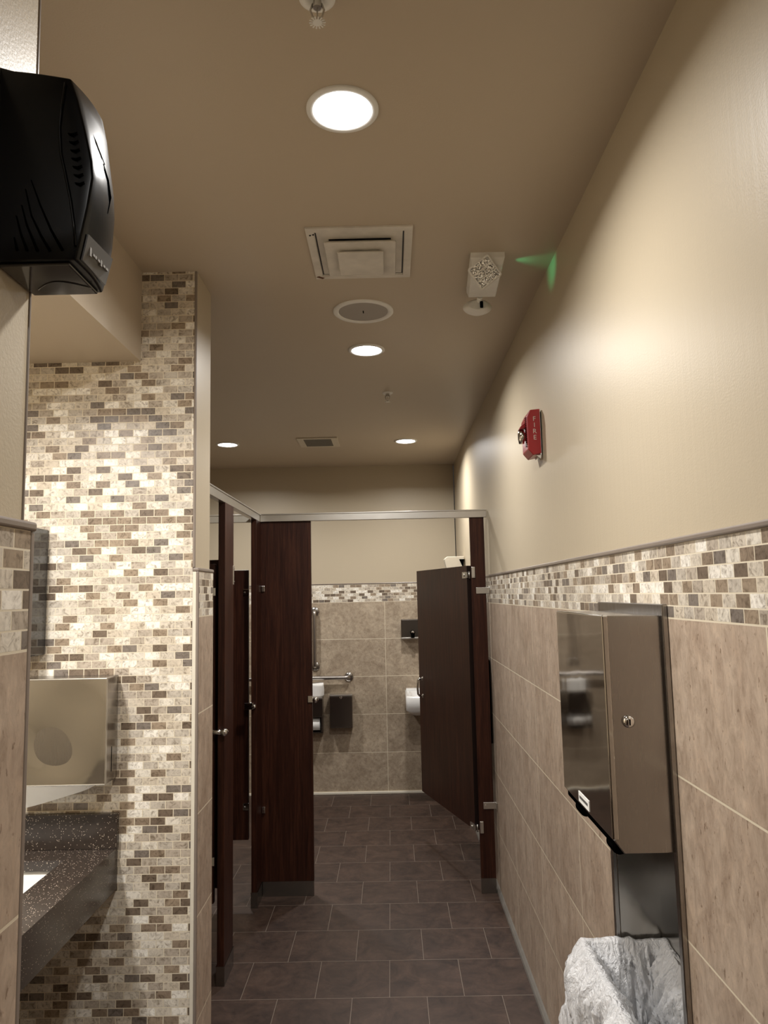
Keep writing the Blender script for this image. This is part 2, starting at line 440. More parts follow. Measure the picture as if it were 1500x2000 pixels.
# ------------------------------------------------------------------ ceiling things
# square supply diffuser
vx, vy, hx, hy = -.072, 2.303, .163, .18
t = thing('air_vent', (vx, vy, ZC), 'square white stepped air diffuser with a rust spot at one corner', 'vent')
def sqring(b, hx0, hy0, z0, hx1, hy1, z1, mi=0):
    A = [(vx+sx_*hx0, vy+sy_*hy0, z0) for sx_, sy_ in ((-1, -1), (1, -1), (1, 1), (-1, 1))]
    C = [(vx+sx_*hx1, vy+sy_*hy1, z1) for sx_, sy_ in ((-1, -1), (1, -1), (1, 1), (-1, 1))]
    b.grid([A, C], mi, True, False)
b = B(); sqring(b, hx, hy, ZC-.0005, hx, hy, ZC-.006); sqring(b, hx, hy, ZC-.006, hx-.024, hy-.024, ZC-.007); sqring(b, hx-.024, hy-.024, ZC-.007, hx-.026, hy-.026, ZC-.001); b.obj('outer_frame', 'dirty', t)
b = B(); b.box(vx-hx+.026, vx+hx-.026, vy-hy+.026, vy+hy-.026, ZC-.0012, ZC-.0002); b.obj('throat', 'vent_d', t)
b = B(); sqring(b, hx-.030, hy-.030, ZC-.0015, hx-.066, hy-.072, ZC-.0045); b.obj('inner_cone', 'dirty', t)
def plate(h1, h2, z, name):
    b = B(); b.box(vx-h1, vx+h1, vy-h2, vy+h2, z-.004, z, .0035, 2); sqring(b, h1-.001, h2-.001, z, h1-.018, h2-.018, z+.012)
    return b.obj(name, 'dirty', t)
plate(.112, .122, ZC-.020, 'upper_plate'); plate(.073, .082, ZC-.034, 'lower_plate')
for dx in (-.05, .05):
    B().box(vx+dx-.004, vx+dx+.004, vy-.09, vy-.07, ZC-.02, ZC-.001).obj('hanger', 'vent_d', t)
    B().box(vx+dx-.004, vx+dx+.004, vy+.05, vy+.07, ZC-.034, ZC-.001).obj('hanger', 'vent_d', t)
b = B(); b.poly([(vx-hx+.002, vy+hy-.02, ZC-.0075), (vx-hx+.022, vy+hy-.004, ZC-.0075), (vx-hx+.03, vy+hy-.012, ZC-.0075), (vx-hx+.012, vy+hy-.026, ZC-.0075)], (0, 0, .001))
b.obj('rust_spot', 'dirt', t)['label'] = 'rust-brown flaking corner'
for px_, py_ in ((.012, .04), (.022, .036)): B().cyl((vx-hx+px_, vy-hy+py_, ZC-.008), .003, .001).obj('screw_hole', 'blackm', t)
# round speaker
sx_, sy_ = -.083, 2.80
t = thing('ceiling_speaker', (sx_, sy_, ZC), 'round ceiling speaker with grey mesh in a white rim', 'speaker')
B().lathe([(.118, 0), (.118, -.004), (.114, -.007), (.100, -.007), (.096, -.003), (.096, 0)], (sx_, sy_, ZC), 'z', 64).obj('rim', 'white', t)
B().lathe([(0, -.0035), (.07, -.0035), (.0975, -.003)], (sx_, sy_, ZC), 'z', 48).obj('grille', 'mesh', t)
B().box(sx_-.002, sx_+.002, sy_-.012, sy_+.012, ZC-.0045, ZC-.0035).obj('badge', 'blackm', t)
# exhaust grille
ex, ey, ew, el = -.495, 5.266, .143, .155
t = thing('exhaust_grille', (ex, ey, ZC), 'small square exhaust grille with pale frame near the back wall', 'vent')
b = B()
b.box(ex-ew, ex+ew, ey-el, ey-el+.03, ZC-.007, ZC-.0003); b.box(ex-ew, ex+ew, ey+el-.03, ey+el, ZC-.007, ZC-.0003)
b.box(ex-ew, ex-ew+.045, ey-el+.03, ey+el-.03, ZC-.007, ZC-.0003); b.box(ex+ew-.045, ex+ew, ey-el+.03, ey+el-.03, ZC-.007, ZC-.0003)
b.obj('frame', 'cream', t)
B().box(ex-ew+.045, ex+ew-.045, ey-el+.03, ey+el-.03, ZC-.0012, ZC-.0002).obj('duct', 'vent_d', t)
b = B()
for k in range(22): y = ey-el+.036+k*.0114; b.box(ex-ew+.045, ex+ew-.045, y, y+.003, ZC-.007, ZC-.0012)
for k in range(9): x = ex-ew+.055+k*.022; b.box(x, x+.002, ey-el+.03, ey+el-.03, ZC-.006, ZC-.0012)
b.obj('louvres', 'grille', t)
# sprinklers
def sprinkler(x, y, label, plate_r=.034):
    t = thing('sprinkler_head', (x, y, ZC), label, 'fire sprinkler', 'ceiling sprinkler heads')
    B().lathe([(plate_r, 0), (plate_r, -.003), (plate_r*.8, -.007), (plate_r*.45, -.008), (plate_r*.4, -.003), (0, -.003)], (x, y, ZC), 'z', 40).obj('escutcheon', 'white', t)
    b = B(); b.cyl((x, y, ZC-.022), .008, .02); b.tube([(x-.008, y, ZC-.014), (x-.0125, y, ZC-.026), (x-.009, y, ZC-.040), (x, y, ZC-.046)], .0022, 8); b.tube([(x+.008, y, ZC-.014), (x+.0125, y, ZC-.026), (x+.009, y, ZC-.040), (x, y, ZC-.046)], .0022, 8)
    b.cyl((x, y, ZC-.050), .004, .006); b.tube([(x, y, ZC-.022), (x, y, ZC-.045)], .0016, 6)
    b.obj('frame', 'alu', t)
    b = B(); b.cyl((x, y, ZC-.052), .0085, .0014, n=20)
    for k in range(14):
        a = k*math.tau/14; d = Vector((math.cos(a), math.sin(a), 0)); e = Vector((-d.y, d.x, 0)); c = Vector((x, y, ZC-.052))
        b.poly([c+d*.008-e*.0009, c+d*.0152-e*.0013, c+d*.0152+e*.0013, c+d*.008+e*.0009], (0, 0, .0014))
    b.obj('deflector', 'white', t)
sprinkler(-.1125, 1.262, 'sprinkler head with toothed deflector at the very top of the photo')
sprinkler(.0065, 3.990, 'small sprinkler head between the middle and far ceiling lights', .030)
# emergency light
t = thing('emergency_light', (.335, 2.44, ZC), 'off-white twin-head emergency light fixed to the ceiling', 'emergency light')
b = B(); tb = bmesh.new()
top = [(.283, 2.318), (.393, 2.318), (.420, 2.655), (.306, 2.655)]
top = [(.285, 2.318), (.396, 2.318), (.410, 2.60), (.300, 2.60)]
bot = [(.289, 2.326), (.389, 2.326), (.402, 2.590), (.306, 2.590)]
b.grid([[(x, y, ZC) for x, y in top], [(x, y, ZC-.018) for x, y in top], [(x, y, ZC-.040) for x, y in bot]], 0, True, False)
b.bm.faces.new([b.bm.verts.new((x, y, ZC-.040)) for x, y in bot])
b.obj('housing', 'white', t)
# lamp head facing the viewer: rounded square turned 45 degrees
hc = Vector((.331, 2.335, 2.664)); look = (Vector((.1, 0, 1.75))-hc).normalized()
q = look.to_track_quat('Z', 'Y') @ Matrix.Rotation(math.radians(34), 4, 'Z').to_quaternion()
def head(b, c, q, h, d0, d1, bev=.012, mi=0, w=None):
    tb = bmesh.new(); w = w or h
    v = [tb.verts.new((x, y, z)) for x in (-w, w) for y in (-h, h) for z in (d0, d1)]
    for f in ((0, 1, 3, 2), (4, 6, 7, 5), (0, 4, 5, 1), (2, 3, 7, 6), (0, 2, 6, 4), (1, 5, 7, 3)): tb.faces.new([v[i] for i in f])
    if bev: bmesh.ops.bevel(tb, geom=[e for e in tb.edges if abs(e.verts[0].co.z-e.verts[1].co.z) > 1e-5], offset=bev, segments=4, profile=.5, affect='EDGES')
    b._join(tb, mi, Matrix.Translation(c) @ q.to_matrix().to_4x4())
b = B(); head(b, hc, q, .042, -.020, .0, .010); b.tube([hc-look*.02, hc-look*.035, (.335, 2.40, ZC-.036)], [.012, .010, .012], 12)
h1 = b.obj('lamp_head', 'white', t)
b = B(); head(b, hc+look*.001, q, .0385, 0, .003, .009); sub(b, 'lens', 'reflector', h1)
b = B()
for k in (-1, 1): head(b, hc+q @ Vector((0, k*.0128, .004)), q, .0016, 0, .004, 0, w=.038)
for k in (-1, 1): head(b, hc+q @ Vector((0, k*.038, .002)), q, .0022, 0, .005, 0, w=.038); head(b, hc+q @ Vector((k*.038, 0, .002)), q, .038, 0, .005, 0, w=.0022)
sub(b, 'lens_rib', 'white', h1)
b = B(); c2 = Vector((.343, 2.645, 2.668))
rows = []
for i in range(9):
    u = i/8; w = .058*math.sin(math.pi*min(1, .18+u*.62))**.8; hh = .040*(1-u*.25) * (.35 + .65*math.sin(math.pi*min(1, u*.55+.1)))
    y = c2.y-.030+u*.055
    rows.append([(c2.x+w*math.cos(a)*(.92), y + .006*math.sin(a), c2.z - .004 + hh*math.sin(a)*(1 if math.sin(a) > 0 else .8)) for a in [k*math.tau/24 for k in range(24)]])
V = b.grid(rows, 0, True); b.bm.faces.new(V[0][::-1]); b.bm.faces.new(V[-1])
b.tube([(.348, 2.600, ZC-.035), (.348, 2.615, ZC-.040), (.347, 2.630, 2.68)], .010, 10)
b.obj('lamp_head', 'white', t)
B().box(.349, .360, 2.606, 2.6145, 2.652, 2.676, .002).obj('tilt_slot', 'blackm', t)
B().box(.3915, .3930, 2.364, 2.367, ZC-.034, ZC-.031).obj('indicator', 'green', t)['label'] = 'glowing green status light'
L = bpy.data.lights.new('indicator_glow', 'SPOT'); L.energy = .38; L.color = (.05, 1, .42); L.spot_size = math.radians(58); L.spot_blend = 1; L.shadow_soft_size = .003
o = bpy.data.objects.new('indicator_glow', L); COL.objects.link(o); o.parent = t; o.location = Vector((.3985, 2.372, ZC-.021))-t.location
o.rotation_euler = Vector((1, .12, .0)).to_track_quat('-Z', 'Y').to_euler()
# fire alarm strobe on the right wall
t = thing('fire_alarm', (XR, 2.71, 2.197), 'red wall-mounted fire alarm strobe marked FIRE', 'fire alarm')
b = B(); y0, y1, z0, z1 = 2.655, 2.765, 2.112, 2.283
prof = [(XR, z0+.006), (XR-.030, z0), (XR-.048, z0+.022), (XR-.050, z1-.030), (XR-.036, z1-.003), (XR, z1)]
b.poly([(x, y0, z) for x, z in prof], (0, y1-y0, 0), bev=.003); hb = b.obj('housing', 'red', t)
B().box(XR-.0035, XR, y0+.001, y1-.001, z0+.001, z1-.001).obj('back_plate', 'white', t)
B().poly([(XR-.001, y0-.001, z0-.001), (XR-.020, y0-.001, z0-.001), (XR-.004, y0-.001, z0-.014)], (0, .01, 0)).obj('bracket_tab', 'dirty', t)
b = B(); b.lathe([(0, 0), (.016, 0), (.017, .010), (.012, .020), (0, .022)], (XR-.049, 2.705, 2.190), (-1, 0, 0), 20); b.lathe([(0, -.026), (.010, -.026), (.013, -.01), (.013, .01), (.010, .026), (0, .026)], (XR-.062, 2.705, 2.190), 'z', 16)
b.obj('strobe', 'chrome', t)
b = B(); b.poly([(XR-.048, 2.690, 2.222), (XR-.072, 2.690, 2.214), (XR-.066, 2.690, 2.226), (XR-.048, 2.690, 2.240)], (0, .03, 0)); b.obj('strobe_hood', 'red', t)
b = B()
for k in range(16): z = z0+.035+k*.007; b.box(XR-.0515, XR-.0495, y0+.008, y0+.03, z, z+.002)
b.obj('sounder_slots', 'blackm', t)
for i, ch in enumerate('FIRE'):
    cu = bpy.data.curves.new('letter', 'FONT'); cu.body = ch; cu.size = .024; cu.extrude = .0004; cu.align_x = 'CENTER'
    tmp = bpy.data.objects.new('tmp', cu); COL.objects.link(tmp)
    dg = bpy.context.evaluated_depsgraph_get(); me = bpy.data.meshes.new_from_object(tmp.evaluated_get(dg)); bpy.data.objects.remove(tmp)
    me.name = 'letter'; me.transform(Matrix.Translation(Vector((XR-.022, y0-.0005, 2.238-i*.023))-Vector(t.location)) @ Matrix.Rotation(math.pi/2, 4, 'X'))
    o = bpy.data.objects.new('letter', me); COL.objects.link(o); me.materials.append(M['letter']); o.parent = hb

# ------------------------------------------------------------------ air freshener dispenser, near left wall
t = thing('air_freshener_dispenser', (NX-.015, .88, 2.02), 'black plastic air freshener dispenser high on the near left wall', 'dispenser')
FX = NX-.015
near = [(-.362, 2.020), (-.355, 2.055), (-.349, 2.086), (-.344, 2.122), (-.346, 2.144), (-.355, 2.184), (-.365, 2.223), (-.374, 2.250)]
far = [(-.368, 2.020), (-.361, 2.045), (-.356, 2.080), (-.354, 2.120), (-.3555, 2.150), (-.361, 2.190), (-.366, 2.228), (-.373, 2.262)]
b = B(); rows = []
for i in range(8):
    (xn, zn), (xf, zf) = near[i], far[i]
    bul = .004
    r = [(FX, .832, zn)]
    for k in range(6): u = k/5; r.append((FX+(xn-FX)*u, .832-.002*math.sin(u*3.14), zn + (.014*(1-u) if i == 7 else 0)))
    for k in range(1, 8): u = k/7; r.append((xn+(xf-xn)*u + bul*math.sin(math.pi*u), .832+.098*u, zn+(zf-zn)*u))
    for k in range(1, 6): u = k/5; r.append((xf+(FX-xf)*u, .930, zf))
    rows.append(r)
V = b.grid(rows, 0, True, True); b.bm.faces.new(V[0][::-1]); b.bm.faces.new(V[-1])
o = b.obj('cover', 'black', t); md = o.modifiers.new('soft', 'BEVEL'); md.width = .0025; md.segments = 2; md.limit_method = 'ANGLE'; md.angle_limit = math.radians(38)
# raised crescent on the near side and its fins
arc = [(-.379, 2.242), (-.383, 2.207), (-.3845, 2.184), (-.382, 2.152), (-.376, 2.126), (-.369, 2.093), (-.364, 2.061), (-.362, 2.036)]
edge = [(-.3765, 2.244), (-.3685, 2.215), (-.3585, 2.180), (-.350, 2.146), (-.3475, 2.122), (-.3525, 2.088), (-.3585, 2.058), (-.3615, 2.034)]
b = B(); b.tube([(x, .8295, z) for x, z in arc], .0016, 8); b.obj('side_ridge', 'black', t)
b = B()
for k in range(7):
    z = 2.176-k*.0105; u = k/6; x0 = -.374+.010*u; b.tube([(x0, .8296, z+.001), (x0+.006, .8290, z-.001), (x0+.011, .8296, z+.002)], [.0007, .0015, .0008], 6)
b.obj('side_fins', 'blackm', t)
b = B()
for q_ in ([(-.4165, 2.119), (-.405, 2.088), (-.391, 2.056), (-.377, 2.031)], [(-.423, 2.108), (-.415, 2.075), (-.403, 2.05), (-.3915, 2.030)], [(-.427, 2.088), (-.42, 2.063), (-.406, 2.030)], [(-.433, 2.075), (-.427, 2.053), (-.4185, 2.031)], [(-.4345, 2.048), (-.4305, 2.032)]):
    n_ = len(q_); b.tube([(x, .8300, z) for x, z in q_], [.0007+.0011*i/(n_-1) for i in range(n_)], 8)
b.obj('vent_slots', 'blackm', t)
b = B(); b.tube([(-.3485, .874, 2.165), (-.3470, .886, 2.150), (-.3462, .892, 2.130), (-.3478, .888, 2.108), (-.3520, .876, 2.086)], [.0006, .0013, .0019, .0014, .0006], 8); b.obj('front_slot', 'blackm', t)
b = B(); b.tube([(-.3620, .850, 2.208), (-.3530, .862, 2.185), (-.3490, .880, 2.167)], [.0005, .0012, .0006], 8); b.obj('front_crease', 'grey', t)
b = B(); b.poly([(-.3535, .842, 2.056), (-.3525, .917, 2.060), (-.3605, .915, 2.024), (-.3600, .842, 2.024)], (.002, 0, 0)); npl = b.obj('name_plate', 'grey', t)
b = B()
for k, (yy, ww, hh) in enumerate([(.853, .004, .011), (.862, .005, .003), (.868, .004, .004), (.876, .006, .003), (.884, .004, .008), (.892, .006, .003), (.900, .007, .003)]): b.box(-.3530+.0002*k-.004, -.3530+.0002*k-.0005, yy, yy+ww, 2.040-hh/2, 2.040+hh/2)
sub(b, 'worn_print', 'wornp', npl)
b = B(); b.box(FX+.004, -.372, .838, .926, 2.0165, 2.0205, .002); b.tube([(-.44+.068*u, .905-.022*math.sin(math.pi*u), 2.0160) for u in [k/10 for k in range(11)]], .0008, 6); b.obj('sensor_window', 'smoke', t)
B().box(FX, FX+.004, .834, .930, 2.024, 2.255).obj('back_plate', 'blackm', t)

# ------------------------------------------------------------------ sink alcove
CF, CZ = -.868, .855
t = thing('vanity_countertop', (-1.2, 1.7, .73), 'speckled dark brown sink counter under the steel towel dispenser', 'countertop')
SX0, SX1, SY0, SY1 = -1.38, -.988, 1.86, 2.298
b = B(); z0 = CZ-.03
b.box(-1.55, SX0, NY+.0, 2.409, z0, CZ); b.box(SX1, CF, NY+.0, 2.409, z0, CZ); b.box(SX0, SX1, NY, SY0, z0, CZ); b.box(SX0, SX1, SY1, 2.409, z0, CZ)
b.obj('slab', 'granite', t)
B().box(CF-.025, CF, NY+.001, 2.409, CZ-.123, CZ-.030).obj('apron', 'granite', t)
B().box(-1.55, CF+.004, 2.390, 2.409, CZ, CZ+.106, .002).obj('backsplash', 'granite', t)
t = thing('sink_basin', ((SX0+SX1)/2, (SY0+SY1)/2, .70), 'white undermount sink set in the brown counter', 'sink')
b = B(); g_ = .004
def rr(h, zz, rad, n=8):
    x0, x1, y0, y1 = SX0-.006+h, SX1+.006-h, SY0-.006+h, SY1+.006-h; out = []
    for cx_, cy_, a0 in ((x1-rad, y0+rad, -90), (x1-rad, y1-rad, 0), (x0+rad, y1-rad, 90), (x0+rad, y0+rad, 180)):
        for k in range(n+1): a = math.radians(a0+90*k/n); out.append((cx_+rad*math.cos(a), cy_+rad*math.sin(a), zz))
    return out
V = b.grid([rr(-.02, CZ-.0315, .01), rr(0, CZ-.032, .02), rr(.004, CZ-.06, .03), rr(.02, CZ-.13, .05), rr(.06, CZ-.155, .08), rr(.14, CZ-.16, .05)], 0, True); b.bm.faces.new(V[-1])
b.obj('bowl', 'porcelain', t)
B().lathe([(0, .002), (.02, .003), (.022, 0)], ((SX0+SX1)/2, (SY0+SY1)/2, CZ-.1595), 'z', 24).obj('drain', 'chrome', t)

def steel_box(name, x0, x1, z0, z1, yf, yw, label, cat, tmat='steel', slot=True):
    t = thing(name, ((x0+x1)/2, yw, z0), label, cat)
    b = B(); b.box(x0, x1, yf+.006, yw, z0, z1, .003, 2); b.obj('body', tmat, t)
    rows = []; b = B()
    for i in range(25):                       # slightly dished sheet-metal front
        u = i/24; zz = z0+.002+(z1-z0-.004)*u; r = []
        for k in range(25):
            v = k/24; d = .010*(math.sin(math.pi*u)*math.sin(math.pi*v))**1.3*(1+.5*math.sin(5*u+3*v)); r.append((x0+.001+(x1-x0-.002)*v, yf+d, zz))
        rows.append(r)
    b.grid(rows); f = b.obj('front_cover', 'steel_sm' if tmat == 'steel' else tmat, t)
    b = B(); b.box(x0, x1, yf-.0005, yf+.008, z1-.004, z1, .0015); b.box(x0, x1, yf-.0005, yf+.008, z0, z0+.004, .0015); b.box(x1-.003, x1, yf-.0005, yf+.008, z0, z1, .0012); b.obj('folded_edge', 'alu' if tmat == 'steel' else tmat, t)
    if slot: B().box(x1-.0005, x1+.0006, yw-.052, yw-.049, z0+.03, z0+.105).obj('sight_slot', 'blackm', t)
    return t
t = steel_box('paper_towel_dispenser', -1.155, -.874, 1.066, 1.384, 2.312, 2.409, 'mirror-bright steel paper towel dispenser on mosaic wall above the counter', 'towel dispenser')
B().cyl((-.935, 2.33, 1.058), .006, .010, n=12).obj('lock', 'chrome', t)
b = B(); rows = []
for i in range(10):
    u = i/9; r = []
    for k in range(12):
        v = k/11; x = -1.15+.235*v; drop = (.072*(1-v)**.75 + .004)
        r.append((x, 2.318+.030*u+.010*math.sin(v*5)*u, 1.064-drop*u*(.97+.03*math.sin(6*v))))
    rows.append(r)
b.grid(rows); tag(b.obj('paper_towel', 'paper', None, (-1.05, 2.34, 1.06)), 'white paper towel hanging from the steel dispenser above the counter', 'paper towel')
steel_box('wall_cabinet', -1.40, -1.112, 1.452, 1.853, 2.30, 2.409, 'tall glossy dark box beyond the near wall, above the steel towel dispenser', 'dispenser', 'smoke', False)

# ------------------------------------------------------------------ toilet partitions
PZ0, PZ1, HZa, HZb = .078, 2.052, 2.052, 2.092
t = thing('headrail', (-.745, 4.23, HZa), 'brushed aluminium headrail running across the tops of the stall fronts', 'rail')
def railx(x0, x1, y): b = B(); b.box(x0, x1, y-.008, y+.022, HZa-.004, HZb-.004, .002); b.box(x0, x1, y-.012, y+.026, HZb-.006, HZb+.001, .0015); return b
b = railx(-.736, XR-.001, 4.23); b.obj('front_rail', 'alu', t)
b = railx(XL+.005, -.790, 4.23); b.obj('rear_rail', 'strip', t)  # lamplight on this aluminium rail is put into its pale colour
b = B(); b.box(-.768, -.738, 2.613, 4.245, HZa-.004, HZb-.004, .002); b.box(-.772, -.734, 2.613, 4.249, HZb-.006, HZb+.001, .0015); b.obj('side_rail', 'alu', t)

def bracket(t, x0, x1, y, z, name='bracket'):
    b = B(); b.box(x0, x1, y-.005, y, z-.018, z+.018, .002); b.lathe([(0, -.009), (.004, -.009), (.006, -.005), (.006, 0)], (x0+(x1-x0)*.3, y, z), 'y', 12)
    return b.obj(name, 'chrome', t)
def shoe(t, x0, x1, y0, y1, e=.003):
    b = B(); b.box(x0-e, x1+e, y0-e, y1+e, 0, PZ0, .001); b.box(x0-e-.001, x1+e+.001, y0-e-.001, y1+e+.001, PZ0-.002, PZ0+.001)
    return b.obj('shoe', 'steel_d', t)
# left fixed front panel
t = thing('stall_front_panel', (-.6, 4.23, 0), 'wide full-height dark wood stall panel left of the open door', 'stall panel')
B().box(-.765, -.450, 4.237, 4.262, PZ0, PZ1-.003, .0015).obj('panel', 'wood', t); shoe(t, -.762, -.453, 4.241, 4.260, .002)
k = thing  # keep name short
b = B(); b.box(-.475, -.447, 4.230, 4.239, 1.030, 1.066, .002); b.lathe([(0, -.034), (.009, -.033), (.015, -.024), (.015, 0)], (-.432, 4.250, 1.044), 'y', 20); b.box(-.452, -.430, 4.236, 4.252, 1.034, 1.056, .003); b.obj('latch_keeper', 'chrome', t)
# corner pilaster
t = thing('stall_pilaster', (-.76, 4.16, 0), 'narrow dark pilaster at the corner where the two headrails meet', 'stall pilaster', 'stall pilasters')
B().box(-.765, -.735, 4.090, 4.229, PZ0, PZ1-.003, .0015).obj('panel', 'wood', t); shoe(t, -.765, -.735, 4.093, 4.222)
b = B(); b.box(-.800, -.752, 4.078, 4.090, 1.020, 1.056, .003); b.lathe([(0, -.022), (.010, -.020), (.012, 0)], (-.748, 4.092, 1.036), 'y', 18); b.obj('latch_keeper', 'chrome', t)
b = B(); b.box(-.732, -.714, 4.227, 4.2345, 1.650, 1.684, .002); b.cyl((-.722, 4.219, 1.672), .004, .006, 'y', 10); b.obj('bracket', 'chrome', t)
b = B(); b.box(-.732, -.714, 4.227, 4.2345, .440, .474, .002); b.cyl((-.722, 4.219, .462), .004, .006, 'y', 10); b.obj('bracket', 'chrome', t)
# side pilaster
t = thing('stall_pilaster', (-.76, 3.39, 0), 'tall dark pilaster nearest the mosaic end wall', 'stall pilaster', 'stall pilasters')
B().box(-.765, -.735, 3.310, 3.490, PZ0, PZ1-.003, .0015).obj('panel', 'wood', t); shoe(t, -.765, -.735, 3.312, 3.488)
b = B(); b.box(-.805, -.785, 3.297, 3.306, 1.020, 1.085, .003); b.tube([(-.80, 3.296, 1.043), (-.735, 3.292, 1.043)], .011, 14); b.lathe([(0, -.030), (.013, -.028), (.016, -.016), (.016, 0)], (-.733, 3.305, 1.043), 'y', 20); b.obj('latch_keeper', 'chrome', t)
b = B(); b.box(-.738, -.731, 3.476, 3.489, 1.680, 1.770, .003); b.cyl((-.732, 3.4825, 1.755), .004, .003, 'x', 10); b.cyl((-.732, 3.4825, 1.695), .004, .003, 'x', 10); b.obj('hinge_plate', 'alu', t)
# right pilaster
t = thing('stall_pilaster', (.50, 4.24, 0), 'dark pilaster carrying the open door, beside the right wall', 'stall pilaster', 'stall pilasters')
B().box(.460, .541, 4.231, 4.257, PZ0, PZ1-.003, .0015).obj('panel', 'wood', t); shoe(t, .463, .538, 4.231, 4.257)
for z in (1.632, .459):
    b = B(); b.box(.484, XR-.001, 4.2255, 4.2305, z-.018, z+.018, .002); b.box(XR-.006, XR-.001, 4.200, 4.2305, z-.018, z+.018, .002); b.cyl((.497, 4.222, z+.001), .0045, .004, 'y', 12); b.obj('wall_bracket', 'alu', t)
for z in (1.735, .345):
    b = B(); b.box(.462, .482, 4.2245, 4.2305, z-.032, z+.032, .003)
    for dz in (-.022, .022): b.cyl((.474, 4.2215, z+dz), .0035, .004, 'y', 10)
    b.obj('hinge_plate', 'alu', t)
# dividers between the stalls
for (y, x1, lab) in ((3.335, -.783, 'dark divider panel just behind the mosaic wall, first in the row'), (4.165, -.792, 'dark divider panel seen between the two left pilasters')):
    t = thing('stall_divider', (-1.5, y, .32), lab, 'stall divider', 'stall dividers')
    B().box(XL+.03, x1, y-.013, y+.013, .325, 1.772, .0015).obj('panel', 'wood', t)
    for z in (1.648, .498): bracket(t, x1-.028, x1+.004, y-.013, z)
# open door of the accessible stall
hp = Vector((.450, 4.272, 0)); fp = Vector((.196, 5.105, 0)); d = (fp-hp).normalized(); nrm = Vector((-d.y, d.x, 0))   # nrm points to the aisle side (-x)
t = thing('stall_door', hp, 'large dark wood stall door standing open beside the right pilaster', 'stall door')
def slab(b, a0, a1, o0, o1, z0, z1):
    b.poly([hp+d*a0+nrm*o0+Vector((0, 0, z0)), hp+d*a1+nrm*o0+Vector((0, 0, z0)), hp+d*a1+nrm*o1+Vector((0, 0, z0)), hp+d*a0+nrm*o1+Vector((0, 0, z0))], (0, 0, z1-z0)); return b
slab(B(), .0, .881, -.012, .012, .318, 1.775).obj('leaf', 'wood', t)
slab(B(), -.0015, .0, -.0125, .0125, .318, 1.775).obj('edge_strip', 'woodedge', t)
b = B(); a = .815; pts = []
for z, o_ in ((1.058, .012), (1.058, .034), (1.050, .045), (1.000, .048), (.958, .045), (.946, .034), (.946, .012)): pts.append(hp+d*a+nrm*o_+Vector((0, 0, z)))
b.tube(pts, .007, 12)
for z in (1.058, .946): b.lathe([(0, .004), (.011, .004), (.013, 0)], hp+d*a+nrm*.012+Vector((0, 0, z)), nrm, 16)
b.obj('handle', 'chrome', t)
for z in (1.722, .330):
    b = B(); slab(b, .004, .058, .012, .017, z-.018, z+.018); b.tube([hp+d*-.007+Vector((0, 0, z-.02)), hp+d*-.007+Vector((0, 0, z+.02))], .0045, 12); slab(b, -.008, .012, .008, .014, z-.016, z+.016)
    b.tube([hp+d*.03+nrm*.017+Vector((0, 0, z)), hp+d*.03+nrm*.021+Vector((0, 0, z))], .009, 12)
    b.obj('hinge', 'alu', t)
# inward-opened door of the middle stall
hp = Vector((-.790, 3.520, 0)); fp = Vector((-1.375, 3.62, 0)); d = (fp-hp).normalized(); nrm = Vector((-d.y, d.x, 0))
t = thing('stall_door', hp, 'dark stall door opened inwards, seen edge-on behind the near pilaster', 'stall door')
slab(B(), 0, .590, -.011, .011, .318, 1.800).obj('leaf', 'wood', t)
b = B(); slab(b, -.004, .03, -.016, -.011, 1.70, 1.72); slab(b, -.004, .03, -.016, -.011, 1.640, 1.655); b.obj('hinge', 'alu', t)
b = B(); slab(b, -.004, .04, -.016, -.011, .335, .355); b.obj('hinge', 'alu', t)

# ------------------------------------------------------------------ accessible stall fittings (back wall)
def grab(name, p0, p1, label):
    t = thing(name, p0, label, 'grab bar', 'steel grab bars on the back wall')
    p0, p1 = Vector(p0), Vector(p1); o_ = Vector((0, -.052, 0)); dd = (p1-p0).normalized(); pts = [p0, p0+o_*.6]
    for k in range(1, 5): a = k/5*math.pi/2; pts.append(p0+o_*.6+o_*.4*math.sin(a)+dd*.021*(1-math.cos(a)))
    pts += [p0+o_+dd*.03, p1+o_-dd*.03]
    for k in range(4, 0, -1): a = k/5*math.pi/2; pts.append(p1+o_*.6+o_*.4*math.sin(a)-dd*.021*(1-math.cos(a)))
    pts += [p1+o_*.6, p1]
    B().tube(pts, .0165, 18).obj('bar', 'satin', t)
    for p in (p0, p1): B().lathe([(.038, 0), (.038, .006), (.032, .012), (.018, .014)], p, (0, -1, 0), 32).obj('flange', 'steel', t)
grab('grab_bar', (-1.27, YB, .945), (-.362, YB, .945), 'long horizontal steel grab bar above the steel disposal box')
grab('grab_bar', (-.640, YB, 1.035), (-.640, YB, 1.490), 'upright steel grab bar at the edge of the fixed stall panel')
t = thing('toilet_paper_dispenser', (-.66, YB, .51), 'dark steel two-roll toilet paper dispenser half hidden by the stall panel', 'paper dispenser')
B().box(-.735, -.574, YB-.125, YB-.001, .640, .795, .003).obj('hood', 'steel_d', t)
b = B(); b.box(-.586, -.574, YB-.115, YB-.001, .515, .64); b.box(-.735, -.723, YB-.115, YB-.001, .515, .64); b.box(-.735, -.574, YB-.006, YB-.001, .515, .64); b.box(-.735, -.574, YB-.115, YB-.004, .512, .518); b.obj('side_bracket', 'steel_d', t)
B().box(-.735, -.572, YB-.130, YB-.120, .784, .797, .002).obj('lip', 'alu', t)
b = B(); b.lathe([(.018, 0), (.050, 0), (.050, .112), (.018, .112), (.018, 0)], (-.712, YB-.062, .578), 'x', 36); tag(b.obj('toilet_paper_roll', 'paper', None, (-.66, YB-.062, .53)), 'white toilet roll in the open lower half of the steel dispenser', 'toilet roll')
